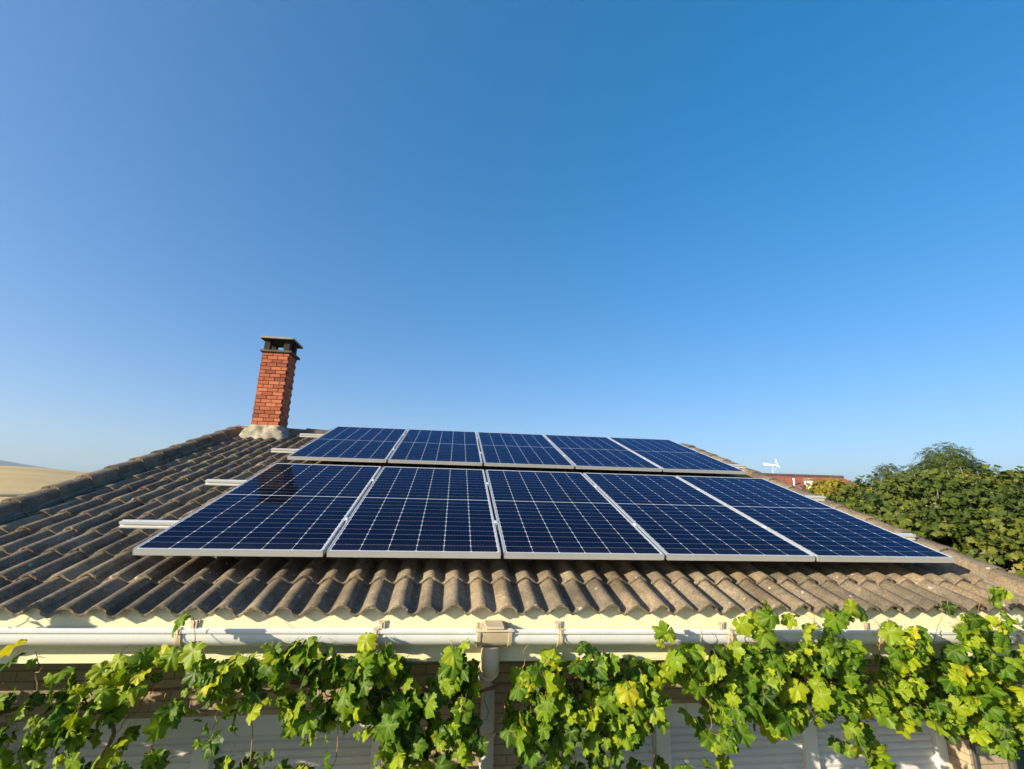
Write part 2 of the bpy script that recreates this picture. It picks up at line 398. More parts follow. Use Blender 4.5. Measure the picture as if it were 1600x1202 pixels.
# cap tiles down both verges and along the ridge
SEC = [(.088,-.15),(.090,-.045),(.078,-.016),(.045,-.003),(0,0),(-.045,-.003),(-.078,-.016),(-.090,-.045),(-.088,-.15),(-.075,-.15),(-.072,-.03),(0,-.015),(.072,-.03),(.075,-.15)]
def caps(fn, s0, s1, ln, m):
    s = s0
    while s < s1-.05:
        m.rnd = random.random(); e = min(s+ln+.05, s1); dx = random.uniform(-.004, .004); r0 = random.uniform(-.003, .003); vs = []
        st = [(s, 1.0, .006), (s+.010, 1.035, .008), (s+.05, 1.03, .007), (s+.065, 1.0, .003), (e, .90, -.012)]
        for q, k, dz in st: vs += [fn(a*k+dx, q, b*(k if b > -.1 else 1)+dz+r0) for a, b in SEC]
        w = len(SEC); fs = [(j*w+i, j*w+(i+1) % w, (j+1)*w+(i+1) % w, (j+1)*w+i) for j in range(len(st)-1) for i in range(w)]
        # end faces as strips between outer and inner outline
        for j in (0, len(st)-1):
            for i in range(4): 
                fs.append((j*w+i, j*w+i+1, j*w+(12-i), j*w+(13-i)) if i < 3 else (j*w+3, j*w+4, j*w+11, j*w+10))
            for i in range(4, 8): 
                q = {4: (4, 5, 11), 5: (5, 6, 10, 11), 6: (6, 7, 10), 7: (7, 8, 9, 10)}[i]; fs.append(tuple(j*w+z for z in q))
        m.add(vs, fs); s += ln
def vcap(XX):
    return lambda a, s, b: RP(XX+a*.82, s, -.066+b)
for XX in (XL, XR):
    m = MB(); caps(vcap(XX), S0-.01, SA-.02, .335, m); hb(m, 'verge_cap', M['tile'], roof, smooth=40)
    # mortar bed between caps and tiles
    m = MB(); sg = 1 if XX < 0 else -1; pts = []
    for i in range(90):
        s = S0+.02+(SA-S0-.1)*i/89; w = .012*noise.noise(Vector((s*9, XX, 0))); pts.append(RP(XX+sg*(.070+w), s, -.168+w*.8))
    m.tube(pts, [.017+.009*noise.noise(Vector((i*.9, XX, 5))) for i in range(90)], 7); hb(m, 'mortar_bed', M['bed'], roof, smooth=60)
m = MB(); caps(lambda a, x, b: (XL-.02+x, YA+a, ZA+.062+b), 0, XR-XL+.04, .335, m); hb(m, 'ridge_cap', M['tile'], roof, smooth=40)

# gutter fall
def gz(x): return -.0094*(x-2.14)
m = MB()
def ftop(x):
    n = H0+prof(x)-.012; s = (-.215+n*SN)/CS; return s*SN+n*CS
def fpt(x, a, b): return (x, a, b+gz(x)) if b < -.3 else (x, a, ftop(x)-(0 if a < -.21 else -.006))
m.extrude([(-.220,-.215),(-.220,-.528),(-.196,-.528),(-.196,-.215)], XL-.06, XR+.06, fpt, 600)
m.extrude([(-.2235,-.514),(-.2235,-.531),(-.2200,-.531),(-.2200,-.514)], XL-.06, XR+.06, lambda x, a, b: (x, a-.0005, b+gz(x)), 24)
fascia = hb(m, 'fascia', M['cream'])
m = MB(); m.extrude([(-.196,-.505),(-.196,-.520),(.12,-.520),(.12,-.505)], XL-.03, XR+.03, lambda x, a, b: (x, a, b+gz(x)), 8)
hb(m, 'soffit', M['cream'])
# gutter: half round with a flat front lip
gp = [(-.2245,-.368),(-.2245,-.376)]
for i in range(9):
    a = PI*i/8; gp.append((-.284+.058*math.cos(a), -.380-.055*math.sin(a)))
gp += [(-.3425,-.366),(-.350,-.364),(-.352,-.361),(-.352,-.347),(-.349,-.343),(-.343,-.343),(-.3395,-.347)]
inner = [(-.3395,-.380)]
for i in range(9):
    a = PI-PI*i/8; inner.append((-.284+.0555*math.cos(a), -.380-.0525*math.sin(a)))
inner += [(-.2275,-.376),(-.2275,-.368)]
m = MB(); m.extrude(gp+inner, XL-.10, XR+.10, lambda x, a, b: (x, a, b+gz(x)), 30)
for X in (XL-.10, XR+.10): pass
gutter = hb(m, 'gutter', M['pvc'], smooth=35)
for bx in (.488, 1.433, 2.397, 3.369, 4.30, 5.22, -.46, -1.35):
    z = gz(bx); m = MB(); w = .014
    bp = [(-.3535,-.340),(-.3545,-.365),(-.347,-.372)]
    for i in range(7):
        a = PI-PI*i/6*.9; bp.append((-.284+.0630*math.cos(a), -.381-.0600*math.sin(a)))
    bi = [(y+(-.284-y)*.06, zz+(-.381-zz)*.06) for y, zz in bp[2:]][::-1]
    m.extrude(bp+bi+[(-.350,-.364),(-.349,-.343)], bx-w, bx+w, lambda x, a, b: (x, a, b+z))
    m.box(bx-w-.002, bx+w+.002, -.357, -.338, -.343+z, -.337+z)
    m.box(bx-.004, bx+.004, -.357, -.3548, -.40+z, -.345+z)
    m.box(bx-.010, bx+.010, -.2330, -.2245, -.345+z, -.331+z)
    hb(m, 'gutter_bracket', M['beige_pvc'], gutter, smooth=35, bevel=.0012)
    # fixing clip on the fascia above
    m = MB(); q = bx+.012
    m.box(q-.016, q+.016, -.232, -.221, -.372+z, -.331+z); m.box(q-.024, q-.016, -.228, -.221, -.345+z, -.329+z); m.box(q+.016, q+.026, -.228, -.221, -.347+z, -.330+z)
    m.box(q-.003, q+.002, -.236, -.232, -.365+z, -.338+z)
    hb(m, 'fascia_clip', M['beige_pvc'], gutter, bevel=.002)
# running outlet and downpipe
m = MB(); ox = 2.042; z = gz(ox)
def outline(r, d):
    p = [(-.2226,-.338+d), (-.2226,-.375)]
    for i in range(9):
        a = PI*i/8; p.append((-.284+(.058+r)*math.cos(a), -.380-(.055+r)*math.sin(a)))
    return p+[(-.352-r, -.362), (-.353-r, -.338), (-.345-r, -.336), (-.3395,-.345), (-.3395,-.382)]+[(-.284+.055*math.cos(PI-PI*i/6), -.380-.052*math.sin(PI-PI*i/6)) for i in range(1, 7)]+[(-.2275,-.338+d)]
m.extrude(outline(.004, 0), ox-.083, ox+.083, lambda x, a, b: (x, a, b+z))
for X in (ox-.083, ox+.083): m.extrude(outline(.008, 0), X-.010, X+.010, lambda x, a, b: (x, a, b+z))
m.box(ox-.103, ox+.103, -.365, -.350, -.352+z, -.341+z)
m.box(ox-.048, ox+.048, -.368, -.2275, -.338+z, -.326+z); m.box(ox-.048, ox-.040, -.366, -.340, -.341+z, -.330+z)
m.lathe([(.048, -.052), (.050, -.050), (.050, 0), (.040, .004)], (ox-.014, -.284, -.440+z), 24)
hb(m, 'gutter_outlet', M['beige_pvc'], gutter, smooth=35, bevel=.0015)
dp = None; px = ox-.014
def arc_path():
    p = [(px, -.284, -.448), (px, -.284, -.500)]
    for i in range(1, 8):
        a = R(62)*i/7; p.append((px-.004*i/7, -.284+.070*(1-math.cos(a)), -.500-.070*math.sin(a)))
    return p
path = arc_path(); d = Vector((0, math.sin(R(62)), -math.cos(R(62))))
m = MB(); m.tube(path, [.050, .050]+[.049]*(len(path)-2), 22)
e = Vector(path[-1]); m.tube([e-d*.012, e+d*.02], .056, 22)
hb_elbow = None
m2 = MB()
q0 = e+d*.028; q1 = q0+d*.28; 
m2.tube([q0, q1], .0425, 20)
wz = q1.z-.10; yy = .058
m2.tube([q1-d*.01, q1+d*.03+Vector((0,0,-.01)), (px+.02, yy-.01, q1.z-.06), (px+.025, yy, q1.z-.11), (px+.03, yy, GZ+.02)], .0425, 20)
dpo = hb(m2, 'downpipe', M['grey_pvc'], smooth=35)
el = hb(m, 'elbow', M['beige_pvc'], dpo, smooth=40)
m = MB(); m.tube([(px+.026, yy, q1.z-.02), (px+.026, yy, q1.z-.024)], .03, 12)
for zz in (-.98, -1.9, -2.8):
    m = MB(); m.tube([(px+.03, yy, zz), (px+.03, yy, zz-.022)], .046, 20)
    hb(m, 'pipe_clip', M['beige_pvc'], dpo, smooth=35)

# walls: front with two shutter openings, gables, rear
YW, YN, LZ = .12, .27, -.893
wx0, wx1 = -1.20, 5.527
A0, A1, B0, B1 = -.62, 1.46, 2.26, 5.252
YB = YA*2-YW
m = MB(); D = .30
m.box(wx0, wx1, YW, YW+D, LZ, -.508)                                    # lintel band
for a, b in ((wx0, A0), (A1, B0), (B1, wx1)): m.box(a, b, YW, YW+D, -2.2, LZ)
m.box(wx0, wx1, YW, YW+D, GZ-.3, -2.2)
for xa, xb in ((wx0, wx0+D), (wx1-D, wx1)):                             # gable walls
    zt = ZA-.16
    vs = [(x, y, z) for x in (xa, xb) for y, z in ((YW+D, GZ-.3), (YW+D, -.26), (YA, zt), (YB, -.26), (YB, GZ-.3))]
    m.add(vs, [(0,1,2,3,4), (9,8,7,6,5), (0,5,6,1), (1,6,7,2), (2,7,8,3), (3,8,9,4), (4,9,5,0)])
m.box(wx0+D, wx1-D, YB-D, YB, GZ-.3, -.508)
wall = hb(m, 'wall', M['wall'])
def window(x0, x1, mull, label):
    f = MB(); fw = .05
    f.box(x0, x1, YN, YN+.07, -.962, LZ-.002)                          # head
    f.box(x0, x0+fw, YN-.004, YN+.07, -2.2, -.962)
    f.box(x1-.078, x1, YN-.004, YN+.07, -2.2, -.962)
    for q in mull: f.box(q-.048, q+.048, YN-.006, YN+.07, -2.2, -1.058)
    f.box(x0+fw, x1-fw, YN, YN+.07, -2.2, -2.14)
    fo = hb(f, 'window', M['window_frame'], bevel=.003); tag(fo, label)
    b = MB(); b.box(x0+fw, x1-.078, YN+.006, YN+.066, -1.058, -.962); hb(b, 'shutter_box', M['window_frame'], fo, bevel=.003)
    e = [x0+fw]+[q for q in mull]+[x1-.078]
    for i in range(len(e)-1):
        a = e[i]+(.048 if i else 0); c = e[i+1]-(.048 if i < len(e)-2 else 0)
        s = MB(); z = -1.058; s_ = []
        while z > -2.13:
            s_ += [(YN+.038, z), (YN+.030, z-.006), (YN+.0255, z-.022), (YN+.030, z-.037), (YN+.037, z-.0425)]; z -= .0445
        s.extrude(s_+[(YN+.05, z+.001), (YN+.05, -1.058)], a, c, lambda x, p, q: (x, p, q)); hb(s, 'shutter', M['shutter'], fo, smooth=30)
    g = MB(); g.box(x0+fw, x1-fw, YN+.08, YN+.085, -2.14, -.962); hb(g, 'pane', M['steel'], fo)
window(A0, A1, [.428], None); window(B0, B1, [3.212, 4.239], None)
# sill
m = MB(); m.box(A0-.05, A1+.05, YW-.04, YN+.05, -2.235, -2.2); m.box(B0-.05, B1+.05, YW-.04, YN+.05, -2.235, -2.2); hb(m, 'sill', M['mortar'], wall, bevel=.004)
# thin dark conduits on the right pier
m = MB(); m.tube([(5.275, YW-.012, -.52), (5.275, YW-.012, GZ)], .0115, 10); m.tube([(wx1+.03, YW+.0, -.52), (wx1+.03, YW+.0, GZ)], .026, 12)
hb(m, 'conduit', M['steel'], smooth=40)

# chimney
cx0, cx1, cy0, cy1, cz0, cz1 = -1.190, -.794, 4.12, 4.48, 1.272, 2.387
m = MB(); m.box(cx0+.009, cx1-.009, cy0+.009, cy1-.009, .95, cz1-.002)
core = hb(m, 'chimney', M['joint'])
m = MB(); NC = 20; bh = (cz1-cz0)/NC; bl = .147; jt = .008
for c in range(-2, NC):
    z0 = cz0+c*bh+jt/2; z1 = z0+bh-jt
    for side in range(4):
        horiz = side in (0, 1); a0, a1 = (cx0, cx1) if horiz else (cy0+.030, cy1-.030)
        off = 0 if (c % 2 == 0) else .5
        p = a0-bl*off-(.055 if horiz else .09)
        while p < a1:
            s, e = max(p, a0)+(0 if p <= a0 else jt/2), min(p+bl, a1)-(0 if p+bl >= a1 else jt/2); p += bl
            if e-s < .02: continue
            m.rnd = random.random(); k = [random.uniform(-.0022, .0022) for _ in range(4)]
            if side == 0: m.box(s, e, cy0+k[0], cy0+.03, z0+k[2]*.4, z1+k[3]*.4)
            elif side == 1: m.box(s, e, cy1-.03, cy1+k[0], z0, z1)
            elif side == 2: m.box(cx0+k[0], cx0+.03, s, e, z0, z1)
            else: m.box(cx1-.03, cx1+k[0], s, e, z0+k[2]*.4, z1+k[3]*.4)
parent_ok = hb(m, 'brickwork', M['brick'], core, bevel=.002)
m = MB(); m.box(cx0-.022, cx1+.040, cy0-.028, cy1+.03, cz1, cz1+.034); hb(m, 'chimney_crown', M['dark_slab'], core, bevel=.005)
for x in (cx0+.055, cx1-.055):
    for y in (cy0+.055, cy1-.055):
        m = MB(); m.box(x-.042, x+.042, y-.042, y+.042, cz1+.034, 2.585); hb(m, 'cap_post', M['soot_and_shade'], core, bevel=.004)
m = MB(); m.box(cx0+.08, cx1-.08, cy0+.08, cy1-.08, cz1+.030, cz1+.037); hb(m, 'flue_opening', M['soot_and_shade'], core)
m = MB(); m.box(cx0-.035, cx1+.055, cy0-.06, cy1+.05, 2.590, 2.618); hb(m, 'chimney_cap', M['slab'], core, bevel=.006)
m = MB(); m.box(cx0-.028, cx1+.048, cy0-.053, cy1+.043, 2.584, 2.5905); hb(m, 'cap_shade_sheet', M['soot_and_shade'], core)  # near-black sheet: shade beneath the cap put in as colour
# rough mortar collar
m = MB(); seg = 72; rings = 12; vs = []
for j in range(rings):
    t = j/(rings-1)
    for k in range(seg):
        a = 2*PI*k/seg; ca, sa = math.cos(a), math.sin(a); sq = 1/max(abs(ca), abs(sa))
        rnd_ = 1/(abs(ca)**3.5+abs(sa)**3.5)**(1/3.5)
        q = sq*(1-t)+rnd_*t
        hx = (cx1-cx0)/2+.006+(.150)*t**1.05; hy = (cy1-cy0)/2+.006+.13*t**1.05
        nz = noise.fractal(Vector((ca*q*1.8, sa*q*1.8, t*2.0)), 1, 2, 4)*.035*min(1, t*3)
        x = (cx0+cx1)/2+ca*q*(hx+nz); y = (cy0+cy1)/2+sa*q*(hy+nz)
        ztop = cz0+.004; zroof = ZA-.05-abs(y-YA)*math.tan(SL)
        z = ztop*(1-t**1.15)+min(zroof+.02, ztop-.02)*t**1.15+nz*.5; vs.append((x, y, z))
fs = [(j*seg+k, j*seg+(k+1) % seg, (j+1)*seg+(k+1) % seg, (j+1)*seg+k) for j in range(rings-1) for k in range(seg)]
m.add(vs, fs); hb(m, 'mortar_collar', M['mortar'], core, smooth=50)

# ---------------------------------------------------------------- solar panels and their rails
GAP = .02; RGAP = .308
def make_panel():
    root = empty('solar_panel')
    f = MB(); FH = .035; lip = .009
    # front/back/side profiles with fine grooves in the outer wall
    def side(x0, y0, x1, y1):
        d = Vector((x1-x0, y1-y0, 0)); L = d.length; d /= L; nrm = Vector((d.y, -d.x, 0))       # outward
        pr_ = [(-lip, -.0012), (-lip, .0015), (0, .0015), (0, -.007), (-.0012, -.0075), (-.0012, -.0095), (0, -.010), (0, -.018), (-.0012, -.0185), (-.0012, -.0205), (0, -.021), (0, -.035), (-.028, -.035), (-.028, -.033), (-.003, -.033), (-.003, -.0012)]
        f.extrude(pr_, 0, L, lambda t, a, b: (x0+d.x*t+nrm.x*a, y0+d.y*t+nrm.y*a, b))
    side(0, 0, PW, 0); side(PW, 0, PW, PL); side(PW, PL, 0, PL); side(0, PL, 0, 0)
    f.build('frame', M['alu'], root)
    g = MB(); g.box(.0105, PW-.0105, .0105, PL-.0105, -.006, -.0004); g.build('glass', M['solar'], root)
    b = MB(); b.box(.0115, PW-.0115, .0115, PL-.0115, -.0085, -.0065); b.box(PW/2-.2, PW/2-.1, PL/2-.03, PL/2+.03, -.026, -.0085); b.build('backsheet', M['backsheet'], root)
    return root
def clamp(root, y):
    c = MB(); c.box(-GAP/2-.011, -GAP/2+.011, y-.025, y+.025, .0016, .0046); c.box(-GAP/2-.006, -GAP/2+.006, y-.022, y+.022, -.035, .0018)
    c.tube([(-GAP/2, y, .0046), (-GAP/2, y, .0085)], .0055, 8); return c.build('mid_clamp', M['rail'], root)
proto = make_panel(); first = True
RAILS = ((0, .53), (0, 1.545), (1, .53), (1, 1.545))
place = ['at the left end', 'second from the left', 'in the middle', 'second from the right', 'at the right end']
extra = {(0, 0): ', reflecting the chimney', (1, 0): ', nearest the chimney', (0, 2): ', above the gutter downpipe', (0, 4): ', beside the verge'}
clampmesh = None
for row in (0, 1):
    for i in range(5):
        if first: o = proto; first = False
        else:
            o = proto.copy(); COL.objects.link(o)
            for ch in list(proto.children):
                if ch.name.startswith('mid_clamp'): continue
                c = ch.copy(); COL.objects.link(c); c.parent = o
        o.location = RP(i*(PW+GAP), row*(PL+RGAP), 0); o.rotation_euler = (SL, 0, 0)
        tag(o, 'dark blue solar panel %s of the %s row%s' % (place[i], 'lower' if row == 0 else 'upper', extra.get((row, i), '')), 'solar panel', 'solar panels mounted on the tiled roof')
        if i:
            if clampmesh is None: c1 = clamp(o, .53); c2 = clamp(o, 1.545); clampmesh = (c1, c2)
            else:
                for c in clampmesh: d = c.copy(); COL.objects.link(d); d.parent = o
rx = [(-.41, 5.54), (-.39, 5.60), (-.36, 5.62), (-.37, 5.45)]
rlab = ['aluminium rail under the lower panels, nearest the gutter', 'aluminium rail under the upper part of the lower panel row', 'aluminium rail under the lower part of the upper panel row', 'aluminium rail beside the chimney, highest on the roof']
for (row, y), (a, b), lb in zip(RAILS, rx, rlab):
    s = row*(PL+RGAP)+y; m = MB()
    sec = [(-.020,-.0355),(-.006,-.0355),(-.006,-.043),(.006,-.043),(.006,-.0355),(.020,-.0355),(.020,-.052),(.008,-.055),(.008,-.063),(.020,-.068),(.020,-.0785),(-.020,-.0785),(-.020,-.068),(-.008,-.063),(-.008,-.055),(-.020,-.052)]
    m.extrude(sec, a, b, lambda x, p, q: RP(x, s+p, q))
    ro = m.build('mounting_rail', M['rail']); tag(ro, lb, 'rail', 'aluminium rails carrying the solar panels')
    x = a+.75
    while x < b-.3:
        m = MB(); xc = XC+round((x-XC)/PITCH)*PITCH
        m.box(xc-.02, xc+.02, s-.03, s+.03, -.0950, -.0790, T=RP); m.box(xc-.012, xc+.012, s-.012, s+.012, -.172, -.0950, T=RP); x += 1.06
        m.build('roof_hook', M['rail'], ro)
# ---------------------------------------------------------------- leaves
def grape_leaf(v=0):
    """one lobed, toothed vine leaf: petiole at the origin, tip towards +Y, unit length about 1"""
    rs = random.Random(v); lobes = [(90, 1.0, 36), (38, .90, 32), (142, .90, 32), (-20, .76, 36), (200, .76, 36)]
    n = 54; out = []
    for i in range(n):
        a = -82+344*i/(n-1); r = .58
        for la, lr, w in lobes:
            d = abs(a-la); r = max(r, lr*(1-.40*(d/w)**1.3) if d < w*1.35 else 0)
        r *= 1+(.055 if i % 2 else -.045)+rs.uniform(-.02, .02)
        if a < -60 or a > 240: r *= .8
        out.append((math.cos(R(a))*r, math.sin(R(a))*r, a))
    vs = [(0, 0, 0)]; vein = [1.0]; edge = [0.0]
    fold = rs.uniform(-.5, .95); droop = rs.uniform(.2, 1.0); ph = rs.uniform(0, 6); curl = rs.uniform(-1.2, 1.6)
    def zf(x, y):
        r = math.hypot(x, y); a = math.atan2(y, x)
        return -droop*r*r*.6+fold*.32*abs(x)-.09*math.cos(5*a+ph)*r-.07*math.sin(9*a+ph)*r*r+curl*max(0, r-.55)**2*(1 if math.sin(2*a+ph) > 0 else -1)*1.4+(.12 if v % 2 else -.10)*y*abs(y)
    for ring in (.36, .70, 1.0):
        for x, y, a in out:
            x2, y2 = x*ring, y*ring
            if ring < .9: 
                k = .9 if ring > .5 else .8
                r = math.hypot(x, y); x2 = x/r*(.55*ring+.45*ring*r); y2 = y/r*(.55*ring+.45*ring*r)
            dv = min(abs(a-la) for la, _, _ in lobes)*ring
            vs.append((x2, y2+.0, zf(x2, y2))); vein.append(max(0, 1-dv/42)); edge.append(ring)
    fs = [(0, 1+i, 2+i) for i in range(n-1)]
    for rr in range(2):
        b = 1+rr*n; fs += [(b+i, b+n+i, b+n+i+1, b+i+1) for i in range(n-1)]
    return np.array(vs), fs, np.array(vein), np.array(edge)
def oval_leaf(v=0, w=.42, fold=.25, lobed=False):
    rs = random.Random(v+50); n = 7; L = []
    for i in range(n):
        t = i/(n-1); ww = w*math.sin(PI*min(1, t*.96+.02))**.8
        if lobed: ww = w*(.35+.65*math.sin(PI*t))*(1.25 if i % 2 else .72)
        if i in (0, n-1): ww = .02
        L.append((t, ww))
    vs = []; vein = []; dr = rs.uniform(.1, .5)
    for t, ww in L:
        z = -dr*t*t; vs += [(-ww, t, z+fold*ww), (0, t, z), (ww, t, z+fold*ww)]; vein += [0, .95, 0]
    fs = []
    for i in range(n-1):
        b = i*3; fs += [(b, b+1, b+4, b+3), (b+1, b+2, b+5, b+4)]
    return np.array(vs), fs, np.array(vein), np.zeros(len(vs))
def fig_leaf(v=0):
    rs = random.Random(v+90); vs = [(0, 0, 0)]; lob = [(90, 1), (48, .86), (132, .86), (0, .6), (180, .6)]
    n = 22; vein = [1.0]; dr = rs.uniform(.2, .6); cu = rs.uniform(.1, .35)
    for ring in (.55, 1.0):
        for i in range(n):
            a = -60+300*i/(n-1); r = .34
            for la, lr in lob:
                d = abs(a-la)
                if d < 34: r = max(r, lr*(1-.75*(d/34)**2.2))
            x, y = math.cos(R(a))*r*ring, math.sin(R(a))*r*ring
            vs.append((x, y, -dr*(x*x+y*y)+cu*abs(x)+.05*math.sin(3*a))); vein.append(max(0, 1-min(abs(a-l[0]) for l in lob)/30*ring))
    fs = [(0, 1+i, 2+i) for i in range(n-1)]+[(1+i, 1+n+i, 2+n+i, 2+i) for i in range(n-1)]
    return np.array(vs), fs, np.array(vein), np.zeros(len(vs))
def compound_leaf(v=0):
    """pinnate leaf of a walnut: pairs of drooping leaflets on a stalk"""
    rs = random.Random(v+20); V = []; F = []; ve = []
    for j in range(9):
        t = .25+.75*(j//2)/4; sgn = 0 if j == 8 else (1 if j % 2 else -1); ang = sgn*R(58+rs.uniform(-8, 8)); ln = .36
        bx, by, bz = 0, t*.8, -.28*t*t
        dx, dy = math.sin(ang)*ln, math.cos(ang)*ln
        nx, ny = -dy*.30, dx*.30
        b = len(V); dz = -.12
        V += [(bx, by, bz), (bx+dx*.45+nx*.5, by+dy*.45+ny*.5, bz+dz*.3), (bx+dx, by+dy, bz+dz), (bx+dx*.45-nx*.5, by+dy*.45-ny*.5, bz+dz*.3)]
        F.append((b, b+1, b+2, b+3)); ve += [0, 0, 0, 0]
    return np.array(V), F, np.array(ve), np.zeros(len(V))
def leaf_mesh(name, templates, pos, nrm, tipdir, size, rnd, mat, parent=None):
    """scatter leaf templates; nrm = leaf face direction, tipdir = where the tip points, arrays (n,3)"""
    n = len(pos); nrm = nrm/np.linalg.norm(nrm, axis=1, keepdims=True)
    t = tipdir-(tipdir*nrm).sum(1, keepdims=True)*nrm; t /= np.linalg.norm(t, axis=1, keepdims=True)+1e-9
    s = np.cross(t, nrm); V = []; LI = []; LS = []; LT = []; A = []; VE = []; ED = []; base = 0; lp = 0
    which = RNG.integers(0, len(templates), n)
    for k, (tv, tf, vein, edge) in enumerate(templates):
        idx = np.nonzero(which == k)[0]
        if not len(idx): continue
        P = pos[idx][:, None]+size[idx][:, None, None]*(tv[None, :, 0:1]*s[idx][:, None]+tv[None, :, 1:2]*t[idx][:, None]+tv[None, :, 2:3]*nrm[idx][:, None])
        nv = len(tv); flat = np.concatenate([np.array(f) for f in tf]); cnt = np.array([len(f) for f in tf])
        off = base+np.arange(len(idx))*nv
        V.append(P.reshape(-1, 3)); LI.append((flat[None]+off[:, None]).ravel()); LT.append(np.tile(cnt, len(idx)))
        A.append(np.repeat(rnd[idx], nv)); VE.append(np.tile(vein, len(idx))); ED.append(np.tile(edge, len(idx))); base += nv*len(idx)
    V = np.concatenate(V); LI = np.concatenate(LI); LT = np.concatenate(LT); LS = np.concatenate([[0], np.cumsum(LT)[:-1]])
    me = bpy.data.meshes.new(name); me.vertices.add(len(V)); me.vertices.foreach_set('co', V.ravel().astype(np.float32))
    me.loops.add(len(LI)); me.loops.foreach_set('vertex_index', LI.astype(np.int32))
    me.polygons.add(len(LT)); me.polygons.foreach_set('loop_start', LS.astype(np.int32))
    me.update(calc_edges=True); me.validate()
    for nm, ar in (('rnd', A), ('vein', VE), ('edge', ED)):
        at = me.attributes.new(nm, 'FLOAT', 'POINT'); at.data.foreach_set('value', np.concatenate(ar).astype(np.float32))
    me.shade_smooth(); me.materials.append(mat); o = bpy.data.objects.new(name, me); COL.objects.link(o)
    if parent: o.parent = parent
    return o

